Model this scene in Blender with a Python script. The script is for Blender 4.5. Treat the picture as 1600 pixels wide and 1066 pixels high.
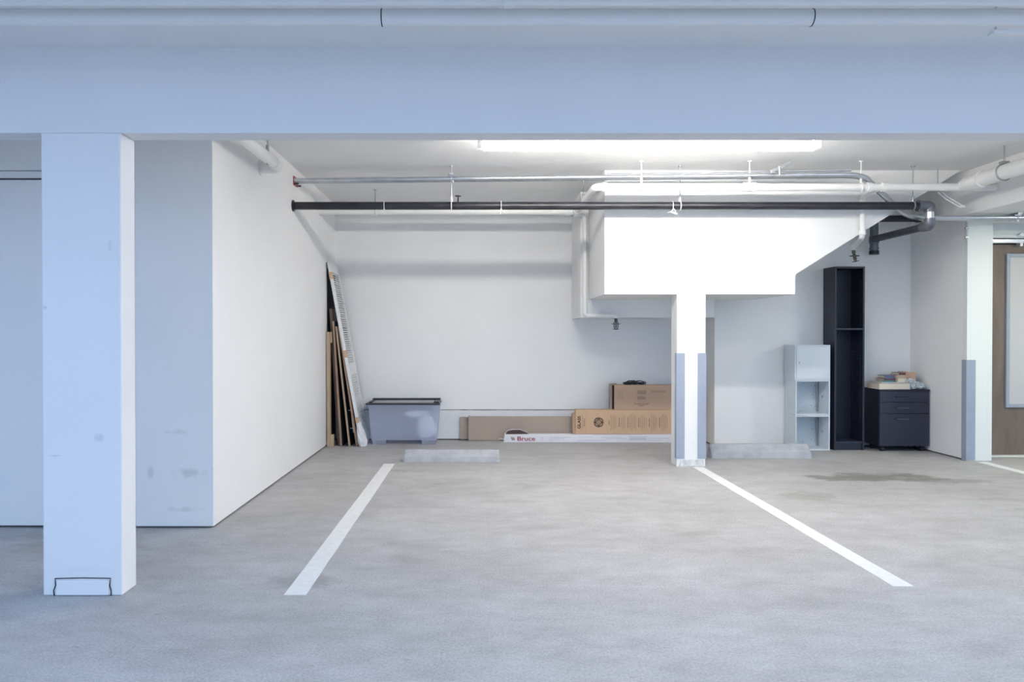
import bpy, bmesh, math, random
from mathutils import Vector, Matrix, noise
random.seed(7)
PI = math.pi
for o in list(bpy.data.objects): bpy.data.objects.remove(o)
C = bpy.context.scene.collection
S = bpy.context.scene

# ------------------------------------------------------------------ camera, world, exposure
cam_d = bpy.data.cameras.new('camera'); cam = bpy.data.objects.new('camera', cam_d); C.objects.link(cam)
cam.location = (0, 0, 1.25); cam.rotation_euler = (math.radians(89.5), 0, 0)
cam_d.sensor_width = 36; cam_d.lens = 25.875; cam_d.shift_x = 50/1600; cam_d.clip_start = .05
S.camera = cam
w = bpy.data.worlds.new('world'); S.world = w; w.use_nodes = True
bgn = w.node_tree.nodes['Background']
# open sky over the forecourt: brightest towards the right-hand side behind the camera
wn, wl = w.node_tree.nodes, w.node_tree.links
wtc = wn.new('ShaderNodeTexCoord'); wdot = wn.new('ShaderNodeVectorMath'); wdot.operation = 'DOT_PRODUCT'
wdot.inputs[1].default_value = (.99, -.05, .12); wl.new(wtc.outputs['Generated'], wdot.inputs[0])
wr = wn.new('ShaderNodeValToRGB'); we = wr.color_ramp.elements
we[0].position = .0; we[0].color = (.165, .262, .425, 1); we[1].position = .92; we[1].color = (.84, .90, 1.03, 1)
_e = we.new(.55); _e.color = (.175, .272, .43, 1)
wl.new(wdot.outputs['Value'], wr.inputs[0]); wl.new(wr.outputs[0], bgn.inputs[0]); bgn.inputs[1].default_value = 2.9
S.view_settings.view_transform = 'Standard'; S.view_settings.look = 'None'
S.view_settings.gamma = 1; S.view_settings.use_curve_mapping = False
S.view_settings.exposure = 0.3
TUBE = 78.0        # strength of the long fluorescent tube
CORR = 55.0
FILL_TUBE = 14.0       # added fill batten, unseen behind the header beam         # lifts the right bay

# ------------------------------------------------------------------ materials
def newmat(name):
    m = bpy.data.materials.new(name); m.use_nodes = True
    return m, m.node_tree.nodes, m.node_tree.links, m.node_tree.nodes['Principled BSDF']
def mat(name, col, rough=.6, metal=0, var=.0, scale=6, bump=0, bscale=60, spec=.5, col2=None, stretch=(1,1,1), detail=5):
    m, n, l, b = newmat(name)
    b.inputs['Roughness'].default_value = rough; b.inputs['Metallic'].default_value = metal
    b.inputs['Specular IOR Level'].default_value = spec
    b.inputs['Base Color'].default_value = (*col, 1)
    tc = n.new('ShaderNodeTexCoord'); mp = n.new('ShaderNodeMapping'); mp.inputs['Scale'].default_value = stretch
    l.new(tc.outputs['Object'], mp.inputs[0])
    if var or col2:
        nz = n.new('ShaderNodeTexNoise'); nz.inputs['Scale'].default_value = scale; nz.inputs['Detail'].default_value = detail
        l.new(mp.outputs[0], nz.inputs['Vector'])
        cr = n.new('ShaderNodeValToRGB'); cr.color_ramp.elements[0].position = .3; cr.color_ramp.elements[1].position = .7
        c2 = col2 or tuple(c*(1-var) for c in col)
        cr.color_ramp.elements[0].color = (*c2, 1); cr.color_ramp.elements[1].color = (*col, 1)
        l.new(nz.outputs[0], cr.inputs[0]); l.new(cr.outputs[0], b.inputs['Base Color'])
    if bump:
        nb = n.new('ShaderNodeTexNoise'); nb.inputs['Scale'].default_value = bscale; nb.inputs['Detail'].default_value = 4
        l.new(mp.outputs[0], nb.inputs['Vector'])
        bp = n.new('ShaderNodeBump'); bp.inputs['Strength'].default_value = bump; bp.inputs['Distance'].default_value = .01
        l.new(nb.outputs[0], bp.inputs['Height']); l.new(bp.outputs[0], b.inputs['Normal'])
    return m
def emis(name, col, st):
    m, n, l, b = newmat(name)
    b.inputs['Base Color'].default_value = (*col, 1)
    b.inputs['Emission Color'].default_value = (*col, 1); b.inputs['Emission Strength'].default_value = st
    return m

PAINT = mat('white_wall_paint', (.88,.878,.865), .65, var=.03, scale=2.2, bump=.12, bscale=45, spec=.3)
PAINTB = mat('white_beam_paint', (.82,.82,.82), .6, var=.035, scale=1.6, bump=.1, bscale=30, spec=.3)
PIPEW = mat('white_pipe_paint', (.84,.84,.82), .4, var=.03, scale=8)
FOOT = mat('footing_concrete_paint', (.80,.80,.80), .75, var=.06, scale=7, bump=.25, bscale=50)
CONC = mat('wheel_stop_concrete', (.50,.51,.54), .85, var=.25, scale=9, bump=.5, bscale=80)
LINE = mat('line_paint', (.86,.86,.85), .6, var=.10, scale=22, bump=.15, bscale=120)
GUARD = mat('grey_guard', (.36,.405,.49), .45, var=.08, scale=30)
GUARDSPK = GUARD
CHIP = mat('chipped_concrete', (.78,.78,.77), .85, col2=(.5,.49,.48), scale=26, bump=.6, bscale=60)
HANDLE = mat('dark_metal_handle', (.16,.17,.20), .35, metal=.8)
DARK = mat('dark_gap_and_shade', (.015,.015,.018), .9)
BLKPIPE = mat('black_pipe', (.010,.010,.016), .38, col2=(.028,.028,.038), scale=14, stretch=(.4,1,1))
ELB = mat('elbow_grey', (.17,.18,.21), .4, metal=.5, var=.2, scale=20)
GALV = mat('galvanised_steel', (.62,.65,.70), .30, metal=.9, var=.18, scale=12)
GALV2 = mat('bracket_steel', (.45,.47,.50), .4, metal=.8, var=.2, scale=30)
BRASS = mat('sprinkler_metal', (.10,.095,.085), .4, metal=.6)
RED = mat('red_bracket', (.35,.10,.10), .6)
BOXM = mat('grey_brown_cardboard', (.40,.33,.28), .85, var=.05, scale=4, bump=.08, bscale=30)
BOXT = mat('tan_cardboard', (.63,.43,.28), .8, var=.05, scale=3, bump=.08, bscale=30)
BOXT2 = mat('brown_cardboard', (.52,.36,.25), .8, var=.06, scale=3, bump=.08, bscale=30)
BOXW = mat('white_printed_carton', (.80,.79,.82), .45, var=.04, scale=14, bump=.3, bscale=18)
INK = mat('black_ink', (.02,.017,.016), .7)
INKL = mat('faded_ink', (.34,.25,.19), .8)
INKG = mat('grey_ink', (.60,.60,.66), .6)
REDI = mat('red_ink', (.36,.035,.06), .6)
PLAST = mat('white_plastic_bag', (.80,.81,.84), .35, bump=.5, bscale=22)
DOORW = mat('louver_white_paint', (.80,.80,.80), .5, var=.03, scale=5)
WOODP = mat('pine_board', (.52,.40,.28), .6, col2=(.40,.29,.19), scale=9, stretch=(12,12,.8))
WOODT = mat('reddish_board', (.42,.27,.19), .55, col2=(.30,.19,.13), scale=9, stretch=(12,12,.8))
WOODD = mat('dark_brown_board', (.20,.13,.10), .6, col2=(.12,.08,.06), scale=9, stretch=(12,12,.8))
BLKF = mat('blue_black_laminate', (.009,.011,.024), .45, var=.25, scale=3, spec=.6)
BLKF2 = mat('dark_slate_laminate', (.018,.021,.044), .45, var=.2, scale=3, spec=.6)
BLKP = mat('black_plastic', (.02,.02,.024), .35)
CUBE = mat('white_cube_laminate', (.66,.72,.76), .4, var=.05, scale=3)
CUBEG = mat('greyed_cube_side', (.56,.57,.60), .5, var=.08, scale=4)
DOORB = mat('brown_door_veneer', (.22,.165,.13), .5, col2=(.16,.12,.095), scale=4, stretch=(3,3,.7))
DOORF = mat('dark_door_recess', (.05,.047,.042), .5)
ALU = mat('brushed_aluminium', (.72,.74,.78), .35, metal=.7)
FRAMEG = mat('grey_window_frame', (.36,.40,.46), .4)
JAMB = mat('jamb_paint', (.84,.86,.82), .5, var=.02, scale=5)
PAPER = mat('book_page_paper', (.76,.68,.56), .8)
TAN = mat('tan_book_cover', (.56,.42,.30), .6, var=.06, scale=20)
TANR = mat('pinkish_tan_cover', (.58,.38,.27), .6, var=.08, scale=20)
NAVY = mat('navy_cover', (.13,.15,.27), .5)
TEAL = mat('teal_cover', (.12,.25,.27), .5)
MAROON = mat('dark_red_cover', (.17,.075,.065), .5)
GREYC = mat('pale_grey_cover', (.55,.56,.55), .5)
TISS = mat('crumpled_newsprint', (.74,.80,.80), .8, col2=(.36,.38,.40), scale=24)
FILL_TUBEM = emis('added_fill_glow', (1.0, .955, .90), FILL_TUBE)
TUBEM = emis('fluorescent_glow', (1.0, .948, .885), TUBE)
CORRM = emis('corridor_lamp_glow', (1.0, 1.0, .84), CORR)

def scuffs(m, spots, fy):
    n, l, b = m.node_tree.nodes, m.node_tree.links, m.node_tree.nodes['Principled BSDF']
    src = b.inputs['Base Color'].links[0].from_socket; tc = n.new('ShaderNodeTexCoord')
    for (cx, cz, sx, sz, st, col) in spots:
        mp = n.new('ShaderNodeMapping'); mp.inputs['Location'].default_value = (-cx/sx, -fy/.03, -cz/sz); mp.inputs['Scale'].default_value = (1/sx, 1/.03, 1/sz)
        l.new(tc.outputs['Object'], mp.inputs[0]); ln = n.new('ShaderNodeVectorMath'); ln.operation = 'LENGTH'; l.new(mp.outputs[0], ln.inputs[0])
        nz = n.new('ShaderNodeTexNoise'); nz.inputs['Scale'].default_value = 18; nz.inputs['Detail'].default_value = 6; l.new(tc.outputs['Object'], nz.inputs['Vector'])
        ad = n.new('ShaderNodeMath'); ad.operation = 'MULTIPLY_ADD'; ad.inputs[1].default_value = 2.2; l.new(nz.outputs[0], ad.inputs[0]); l.new(ln.outputs['Value'], ad.inputs[2])
        mr = n.new('ShaderNodeMapRange'); mr.interpolation_type = 'SMOOTHSTEP'
        mr.inputs[1].default_value = 1.2; mr.inputs[2].default_value = 2.1; mr.inputs[3].default_value = st; mr.inputs[4].default_value = 0; l.new(ad.outputs[0], mr.inputs[0])
        x = n.new('ShaderNodeMix'); x.data_type = 'RGBA'; l.new(mr.outputs[0], x.inputs[0]); l.new(src, x.inputs[6]); x.inputs[7].default_value = (*col, 1); src = x.outputs[2]
    l.new(src, b.inputs['Base Color']); return m
PAINTS = scuffs(mat('scuffed_wall_paint', (.88,.878,.865), .65, var=.03, scale=2.2, bump=.12, bscale=45, spec=.3),
    [(-1.85,.36,.16,.05,.45,(.5,.52,.52)), (-2.12,.35,.03,.06,.4,(.5,.5,.5)), (-1.95,.62,.12,.02,.25,(.55,.55,.55)), (-1.9,.12,.15,.02,.3,(.5,.5,.5))], 4.74)
PAINTC = scuffs(mat('scuffed_column_paint', (.82,.82,.82), .6, var=.035, scale=1.6, bump=.1, bscale=30, spec=.3),
    [(.09,.76,.035,.03,.45,(.5,.52,.55)), (.14,1.68,.02,.05,.35,(.55,.57,.6)), (-.12,.67,.05,.006,.4,(.5,.5,.5)), (-.17,1.38,.02,.015,.5,(.4,.42,.45)), (0,.12,.2,.03,.15,(.6,.6,.6))], -.075)
# frosted glass
m, n, l, b = newmat('frosted_glass'); FROST = m
b.inputs['Base Color'].default_value = (.78,.76,.74,1); b.inputs['Roughness'].default_value = .35; b.inputs['Transmission Weight'].default_value = .25
# translucent bin
m, n, l, b = newmat('translucent_blue_plastic'); BINM = m
b.inputs['Base Color'].default_value = (.80,.85,.96,1); b.inputs['Roughness'].default_value = .28
tr = n.new('ShaderNodeBsdfTransparent'); tr.inputs[0].default_value = (.86,.9,1,1)
tl = n.new('ShaderNodeBsdfTranslucent'); tl.inputs[0].default_value = (.80,.86,.97,1)
mx = n.new('ShaderNodeMixShader'); mx.inputs[0].default_value = .35
mx2 = n.new('ShaderNodeMixShader'); mx2.inputs[0].default_value = .55
l.new(b.outputs[0], mx.inputs[1]); l.new(tl.outputs[0], mx.inputs[2])
l.new(mx.outputs[0], mx2.inputs[1]); l.new(tr.outputs[0], mx2.inputs[2])
l.new(mx2.outputs[0], n['Material Output'].inputs[0])

# concrete floor
def floor_mat():
    m, n, l, b = newmat('garage_floor_concrete')
    tc = n.new('ShaderNodeTexCoord')
    def noise_(scale, det, st=(1,1,1), rgh=.6):
        mp = n.new('ShaderNodeMapping'); mp.inputs['Scale'].default_value = st; l.new(tc.outputs['Object'], mp.inputs[0])
        z = n.new('ShaderNodeTexNoise'); z.inputs['Scale'].default_value = scale; z.inputs['Detail'].default_value = det
        z.inputs['Roughness'].default_value = rgh
        l.new(mp.outputs[0], z.inputs['Vector']); return z.outputs[0]
    def ramp(s, a, ca, b_, cb):
        r = n.new('ShaderNodeValToRGB'); e = r.color_ramp.elements
        e[0].position = a; e[0].color = (*ca,1); e[1].position = b_; e[1].color = (*cb,1); l.new(s, r.inputs[0]); return r.outputs[0]
    def mix(f, a, b_, mode='MIX'):
        x = n.new('ShaderNodeMix'); x.data_type = 'RGBA'; x.blend_type = mode
        if isinstance(f, (int,float)): x.inputs[0].default_value = f
        else: l.new(f, x.inputs[0])
        for k, v in ((6,a),(7,b_)):
            if isinstance(v, tuple): x.inputs[k].default_value = (*v,1)
            else: l.new(v, x.inputs[k])
        return x.outputs[2]
    base = ramp(noise_(1.3, 7, (.8,1.1,1)), .32, (.43,.422,.418), .68, (.55,.543,.543))
    c = mix(.55, base, ramp(noise_(6, 9, (.7,1.2,1), .72), .35, (.70,.69,.685), .62, (1.05,1.05,1.05)), 'MULTIPLY')
    c = mix(.95, c, ramp(noise_(90, 3, (1,1,1), .8), .30, (.66,.66,.67), .60, (1.07,1.07,1.07)), 'MULTIPLY')
    c = mix(1.0, c, ramp(noise_(24, 5, (.5,1.8,1), .7), .26, (.55,.53,.5), .37, (1,1,1)), 'MULTIPLY')
    # split the object coordinates by axis
    sep = n.new('ShaderNodeSeparateXYZ'); l.new(tc.outputs['Object'], sep.inputs[0])
    # soft-edged individual stains: centre, half sizes, strength, colour
    for (cx, cy, sx, sy, st, col) in [(3.45,6.45,.62,.22,.9,(.20,.19,.17)), (3.95,6.25,.45,.12,.6,(.22,.21,.2)), (2.50,5.70,.26,.17,.6,(.29,.28,.25)),
            (3.9,5.6,.2,.07,.45,(.25,.24,.23)), (4.1,5.25,.25,.06,.4,(.25,.24,.23)), (-.75,6.75,.2,.08,.5,(.28,.26,.24)),
            (-.95,3.72,.22,.12,.5,(.24,.23,.22)), (1.05,5.6,.16,.06,.3,(.3,.29,.28)), (.25,5.5,.35,.09,.35,(.32,.3,.29)),
            (-2.4,4.4,.5,.35,.45,(.30,.27,.24)), (.35,4.75,.25,.08,.35,(.33,.3,.29)), (1.4,4.6,.22,.07,.4,(.34,.29,.27)), (-1.2,5.6,.35,.5,.3,(.40,.36,.31)),
            (-.3,4.35,.3,.1,.35,(.33,.32,.31)), (1.7,3.9,.2,.06,.3,(.33,.32,.32))]:
        mp = n.new('ShaderNodeMapping'); mp.inputs['Location'].default_value = (-cx/sx, -cy/sy, 0); mp.inputs['Scale'].default_value = (1/sx, 1/sy, 0)
        l.new(tc.outputs['Object'], mp.inputs[0])
        ln = n.new('ShaderNodeVectorMath'); ln.operation = 'LENGTH'; l.new(mp.outputs[0], ln.inputs[0])
        ad = n.new('ShaderNodeMath'); ad.operation = 'MULTIPLY_ADD'; ad.inputs[1].default_value = 3.6
        l.new(noise_(3.2, 8, (1,1.6,1), .7), ad.inputs[0]); l.new(ln.outputs['Value'], ad.inputs[2])
        mr = n.new('ShaderNodeMapRange'); mr.interpolation_type = 'SMOOTHSTEP'
        mr.inputs[1].default_value = 2.25; mr.inputs[2].default_value = 2.85; mr.inputs[3].default_value = st; mr.inputs[4].default_value = 0
        l.new(ad.outputs[0], mr.inputs[0]); c = mix(mr.outputs[0], c, col)
    l.new(c, b.inputs['Base Color'])
    rr = n.new('ShaderNodeMapRange'); rr.inputs[3].default_value = .42; rr.inputs[4].default_value = .70
    l.new(noise_(3, 5), rr.inputs[0]); l.new(rr.outputs[0], b.inputs['Roughness'])
    bp = n.new('ShaderNodeBump'); bp.inputs['Strength'].default_value = .22; bp.inputs['Distance'].default_value = .006
    l.new(noise_(110, 4), bp.inputs['Height']); l.new(bp.outputs[0], b.inputs['Normal'])
    return m
FLOORM = floor_mat()

# ------------------------------------------------------------------ mesh helpers (world coordinates; part() makes them local)
class MB:
    def __init__(s): s.v = []; s.f = []; s.sm = []
    def add(s, vs, fs, smooth=False):
        k = len(s.v); s.v += [Vector(v) for v in vs]; s.f += [tuple(i+k for i in f) for f in fs]; s.sm += [smooth]*len(fs); return s
    def box(s, x0, x1, y0, y1, z0, z1, rot=None, piv=None):
        vs = [Vector((x, y, z)) for z in (z0, z1) for x, y in ((x0,y0),(x1,y0),(x1,y1),(x0,y1))]
        if rot is not None:
            p = Vector(piv) if piv else Vector(((x0+x1)/2, (y0+y1)/2, z0))
            vs = [p + rot @ (v-p) for v in vs]
        return s.add(vs, [(3,2,1,0),(4,5,6,7),(0,1,5,4),(1,2,6,5),(2,3,7,6),(3,0,4,7)])
    def hexa(s, bot, top):
        return s.add(list(bot)+list(top), [(3,2,1,0),(4,5,6,7),(0,1,5,4),(1,2,6,5),(2,3,7,6),(3,0,4,7)])
    def prism(s, poly, axis, a, b):          # poly in the plane across the axis, extruded a..b
        def P(p, t): return {'x': (t,p[0],p[1]), 'y': (p[0],t,p[1]), 'z': (p[0],p[1],t)}[axis]
        n_ = len(poly)
        return s.add([P(p,a) for p in poly]+[P(p,b) for p in poly],
                     [tuple(range(n_))[::-1], tuple(range(n_, 2*n_))] + [(i,(i+1)%n_,n_+(i+1)%n_,n_+i) for i in range(n_)])
    def tube(s, pts, r, bend=0, n_=18, cap=True, seg=7):
        pts = [Vector(p) for p in pts]; path = [pts[0]]
        for i in range(1, len(pts)-1):
            a, p, c = pts[i-1], pts[i], pts[i+1]
            d0 = (a-p).normalized(); d1 = (c-p).normalized()
            if bend <= 0: path.append(p); continue
            t = min(bend, (a-p).length*.48, (c-p).length*.48)
            q0 = p+d0*t; q1 = p+d1*t
            for j in range(seg+1):
                u = j/seg; path.append((1-u)**2*q0 + 2*u*(1-u)*p + u*u*q1)
        path.append(pts[-1])
        rings = []; up = None
        for i, p in enumerate(path):
            d = ((path[min(i+1, len(path)-1)] - path[max(i-1, 0)])).normalized()
            if up is None: up = d.orthogonal().normalized()
            up = (up - d*up.dot(d)).normalized(); sd = d.cross(up)
            rr = r[i] if isinstance(r, (list,tuple)) else r
            rings.append([p + (up*math.cos(2*PI*k/n_) + sd*math.sin(2*PI*k/n_))*rr for k in range(n_)])
        vs = [v for g in rings for v in g]; fs = []
        for i in range(len(rings)-1):
            for k in range(n_): fs.append((i*n_+k, i*n_+(k+1)%n_, (i+1)*n_+(k+1)%n_, (i+1)*n_+k))
        s.add(vs, fs, True)
        if cap: s.add(rings[0], [tuple(range(n_))[::-1]]); s.add(rings[-1], [tuple(range(n_))])
        return s
    def rod(s, a, b, r, n_=14): return s.tube([a, b], r, n_=n_)
    def ring(s, c, axis, R, r, a0=0, a1=2*PI, n_=24, m_=8):
        ax = Vector(axis).normalized(); u = ax.orthogonal().normalized(); v = ax.cross(u); c = Vector(c)
        if abs(ax.x) > .9: u = Vector((0,0,1)); v = Vector((0,1,0))
        if abs(ax.y) > .9: u = Vector((0,0,1)); v = Vector((1,0,0))
        if abs(ax.z) > .9: u = Vector((1,0,0)); v = Vector((0,1,0))
        return s.tube([c + (u*math.cos(a0+(a1-a0)*i/n_) + v*math.sin(a0+(a1-a0)*i/n_))*R for i in range(n_+1)], r, n_=m_)
    def bounds(s):
        return [min(v[i] for v in s.v) for i in range(3)], [max(v[i] for v in s.v) for i in range(3)]

def wloc(o):
    p = Vector((0,0,0))
    while o: p += o.location; o = o.parent
    return p
SPLIT = {'bracket_bolt','clamp_strap','strut_bolt','screw_hole','brace_strap','hanger_loop','clip_rod','pipe_elbow','corner_guards','tub_foot','tub_rib'}
def pieces(mb):
    par = list(range(len(mb.v)))
    def f(i):
        while par[i] != i: par[i] = par[par[i]]; i = par[i]
        return i
    key = {}
    for i, v in enumerate(mb.v):
        k = tuple(round(c, 5) for c in v); par[f(i)] = f(key.setdefault(k, i))
    for fc_ in mb.f:
        for i in fc_[1:]: par[f(i)] = f(fc_[0])
    out = {}
    for fc_, sm in zip(mb.f, mb.sm):
        g = f(fc_[0]); m_ = out.setdefault(g, (MB(), {}))
        for i in fc_:
            if i not in m_[1]: m_[1][i] = len(m_[0].v); m_[0].v.append(mb.v[i])
        m_[0].f.append(tuple(m_[1][i] for i in fc_)); m_[0].sm.append(sm)
    return [m_[0] for m_ in out.values()]
def build(name, mb, material, parent=None, bevel=0, origin=None):
    if name in SPLIT and parent:
        SPLIT.discard(name); ps = pieces(mb); os_ = [build(name, p, material, parent, bevel) for p in ps]; SPLIT.add(name); return os_[0]
    if parent: off = wloc(parent)
    else:
        lo, hi = mb.bounds(); off = Vector(origin) if origin else Vector(((lo[0]+hi[0])/2, (lo[1]+hi[1])/2, lo[2]))
    me = bpy.data.meshes.new(name)
    me.from_pydata([tuple(v-off) for v in mb.v], [], mb.f)
    for p, sm in zip(me.polygons, mb.sm): p.use_smooth = sm
    bm = bmesh.new(); bm.from_mesh(me); bmesh.ops.recalc_face_normals(bm, faces=bm.faces); bm.to_mesh(me); bm.free()
    me.materials.append(material)
    o = bpy.data.objects.new(name, me); C.objects.link(o)
    if parent: o.parent = parent
    else: o.location = off
    if bevel:
        b = o.modifiers.new('bevel', 'BEVEL'); b.width = bevel; b.segments = 2; b.limit_method = 'ANGLE'; b.angle_limit = .7
    return o
def build_each(name, mbs, material, parent, bevel=0):
    return [build(name, mb, material, parent, bevel) for mb in mbs]
def tag(o, label, cat, group=None, kind=None):
    o['label'] = label; o['category'] = cat
    if group: o['group'] = group
    if kind: o['kind'] = kind
    return o
def thing(name, label, cat, loc, group=None):
    o = bpy.data.objects.new(name, None); C.objects.link(o); o.location = loc; o.empty_display_size = .1
    return tag(o, label, cat, group)
def struct(name, mb, m, parent=None, bevel=0):
    o = build(name, mb, m, parent, bevel, origin=(0,0,0) if not parent else None)
    if not parent: o['kind'] = 'structure'
    return o
def text(name, body, size, center, parent, material, rot=None, width=None, height=None, bold=0.0):
    """flat lettering on a face looking towards -Y, centred on `center`"""
    cu = bpy.data.curves.new(name+'_c', 'FONT'); cu.body = body; cu.size = size; cu.extrude = .0006; cu.offset = bold
    cu.align_x = 'CENTER'; cu.align_y = 'CENTER'
    t = bpy.data.objects.new(name+'_t', cu); C.objects.link(t)
    bpy.context.view_layer.update()
    me = bpy.data.meshes.new_from_object(t.evaluated_get(bpy.context.evaluated_depsgraph_get()))
    bpy.data.objects.remove(t)
    xs = [v.co.x for v in me.vertices]; ys = [v.co.y for v in me.vertices]
    cx, cy = (min(xs)+max(xs))/2, (min(ys)+max(ys))/2; kx = width/(max(xs)-min(xs)) if width else 1; ky = height/(max(ys)-min(ys)) if height else kx
    off = Vector(center) - wloc(parent)
    for v in me.vertices:
        x, y, z = (v.co.x-cx)*kx, (v.co.y-cy)*ky, v.co.z
        if rot == 'up': x, y = -y, x
        v.co = off + Vector((x, -z, y))
    me.materials.clear(); me.materials.append(material)
    o = bpy.data.objects.new(name, me); C.objects.link(o); o.parent = parent
    return o
def crumple(mb, c, rad, amp, seed, sub=3, freq=3.0, flat=None):
    bm = bmesh.new(); bmesh.ops.create_icosphere(bm, subdivisions=sub, radius=1)
    vs = []
    for v in bm.verts:
        d = v.co.normalized()
        k = 1 + amp*(noise.noise(d*freq + Vector((seed,0,0)))*1.3 + .6*abs(noise.noise(d*freq*2.3 + Vector((0,seed,0)))))
        p = Vector((d.x*rad[0]*k, d.y*rad[1]*k, d.z*rad[2]*k)) + Vector(c)
        if flat is not None and p.z < flat: p.z = flat
        vs.append(p)
    bm.verts.index_update(); fs = [tuple(v.index for v in f.verts) for f in bm.faces]; bm.free()
    return mb.add(vs, fs, False)

# ------------------------------------------------------------------ the setting
CZ = 2.80     # ceiling inside the bays
WX = -1.72    # side wall of the bay
BX = 8.75     # rear wall
struct('floor', MB().box(-14, 15, -9, 9.6, -.2, 0), FLOORM)
struct('ceiling', MB().box(-9, 10, 3.52, 9.6, CZ, CZ+.2), PAINT)
struct('ceiling_front', MB().box(-9, 10, 2.1, 3.52, 2.62, CZ+.2), PAINT)
struct('wall_front', MB().box(-9, 10, 3.52, 3.655, 2.212, CZ), PAINTB, bevel=.004)          # the header beam over the bays
# storage block on the left (its side is the bay's left wall)
G = .012
struct('wall_left', MB().box(-2.222, WX, 4.74, 9.3, G, CZ), PAINTS, bevel=.003)
struct('wall_left_front', MB().box(-9, -2.222, 4.90, 9.3, G, CZ).box(-9, -2.222, 4.745, 4.90, 2.31, CZ).box(-9, -2.23, 4.765, 4.90, 2.262, 2.306), PAINT)
struct('door_1', MB().box(-4.6, -2.23, 4.752, 4.80, .014, 2.248), PAINT, bevel=.002)
struct('trim_1', MB().box(-9, WX-.02, 4.80, 9, 0, G).box(-4.6, -2.224, 4.80, 4.89, G, 2.3), DARK)
# rear wall and its footing
struct('wall_back', MB().box(WX, 2.62, BX, 9.3, .36, CZ).box(2.62, 4.81, 8.22, 9.3, G, CZ), PAINT)
fm = MB(); N = 60; top = [(WX + (2.62-WX)*i/N, .352 + random.uniform(-.004, .004)) for i in range(N+1)]
fm.prism([(WX, G), (2.62, G)] + top[::-1], 'y', BX-.022, BX+.2)
struct('baseboard_back', fm, FOOT)
struct('trim_2', MB().box(WX, 2.62, BX-.0, 9, 0, G).box(2.62, 4.81, 8.24, 9, 0, G).box(4.83, 10, 7.9, 9, 0, G), DARK)
# right side wall of the bay, with the corridor behind its end
struct('wall_right', MB().box(4.81, 5.0, 7.34, 9.3, G, CZ), PAINT, bevel=.003)
struct('ceiling_soffit', MB().box(4.60, 10, 3.655, 7.34, 2.385, CZ).box(5.0, 10, 7.34, 9.3, 2.385, CZ), PAINT, bevel=.003)
# corridor wall with the door
struct('wall_corridor', MB().box(5.0, 5.14, 7.55, 7.75, 0, 2.385).box(6.12, 10, 7.55, 7.75, 0, 2.385).box(5.14, 6.12, 7.55, 7.75, 2.25, 2.385), JAMB)
struct('wall_far_left', MB().box(-9.2, -9, 1.2, 9.6, 0, CZ), PAINT)
struct('wall_far_right', MB().box(9.0, 9.2, 3.5, 9.6, 0, CZ), PAINT)
d2 = struct('door_2', MB().box(5.165, 6.095, 7.58, 7.625, .012, 2.175), DOORB)
struct('door_frame', MB().box(5.07, 5.165, 7.50, 7.62, 0, 2.27).box(6.095, 6.17, 7.50, 7.62, 0, 2.27).box(5.165, 6.095, 7.50, 7.62, 2.235, 2.27), JAMB, d2, .002)
struct('door_recess', MB().box(5.165, 6.095, 7.60, 7.68, 2.175, 2.235), DOORF, d2)
struct('vision_panel_frame', MB().box(5.405, 5.44, 7.555, 7.60, .50, 2.08).box(5.82, 5.855, 7.555, 7.60, .50, 2.08).box(5.44, 5.82, 7.555, 7.60, .50, .535).box(5.44, 5.82, 7.555, 7.60, 2.045, 2.08), FRAMEG, d2, .003)
struct('frosted_pane', MB().box(5.44, 5.82, 7.565, 7.58, .535, 2.045), FROST, d2)
struct('door_closer', MB().box(5.22, 5.72, 7.515, 7.575, 2.185, 2.225).box(5.5, 5.53, 7.50, 7.56, 2.15, 2.185)
       .prism([(5.46,2.262),(5.48,2.245),(5.56,2.245),(5.58,2.262),(5.56,2.28),(5.48,2.28)], 'y', 7.46, 7.50).rod((5.53,7.48,2.25), (5.74,7.50,2.235), .007), ALU, d2, .003)
struct('threshold', MB().box(5.10, 6.13, 7.50, 7.66, 0, .01), JAMB, d2)
# stair enclosure hanging from the ceiling, box behind it
prof = [(1.178,1.631),(2.979,1.631),(2.979,1.818),(4.537,2.80),(1.178,2.80)]
st = struct('wall_stair', MB().prism(prof, 'y', 6.96, 8.0), PAINT)
struct('wall_stair_rear', MB().box(1.09, 2.548, 8.0, BX, 1.435, CZ), PAINT)

# ------------------------------------------------------------------ columns and posts
t = thing('concrete_column', 'wide square painted column in the foreground, facing the camera at left', 'column', (-1.905, 3.59, 0))
cm = MB().box(-2.093, -1.713, 3.515, 3.66, .0, 2.212)
build('column_shaft', cm, PAINTC, t, .006)
build('base_patch', MB().hexa([(-2.03,3.505,.003),(-1.777,3.505,.003),(-1.777,3.53,.003),(-2.03,3.53,.003)], [(-2.025,3.507,.075),(-1.775,3.507,.075),(-1.775,3.53,.075),(-2.025,3.53,.075)]), PAINTB, t, .004)
jm = MB().tube([(-2.038,3.512,.0),(-2.041,3.512,.025),(-2.031,3.512,.05),(-2.034,3.512,.082),(-1.9,3.512,.085),(-1.768,3.512,.083),(-1.772,3.512,.05),(-1.765,3.512,.02),(-1.766,3.512,0)], .0024, n_=6)
build('patch_joint', jm, DARK, t)

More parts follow.
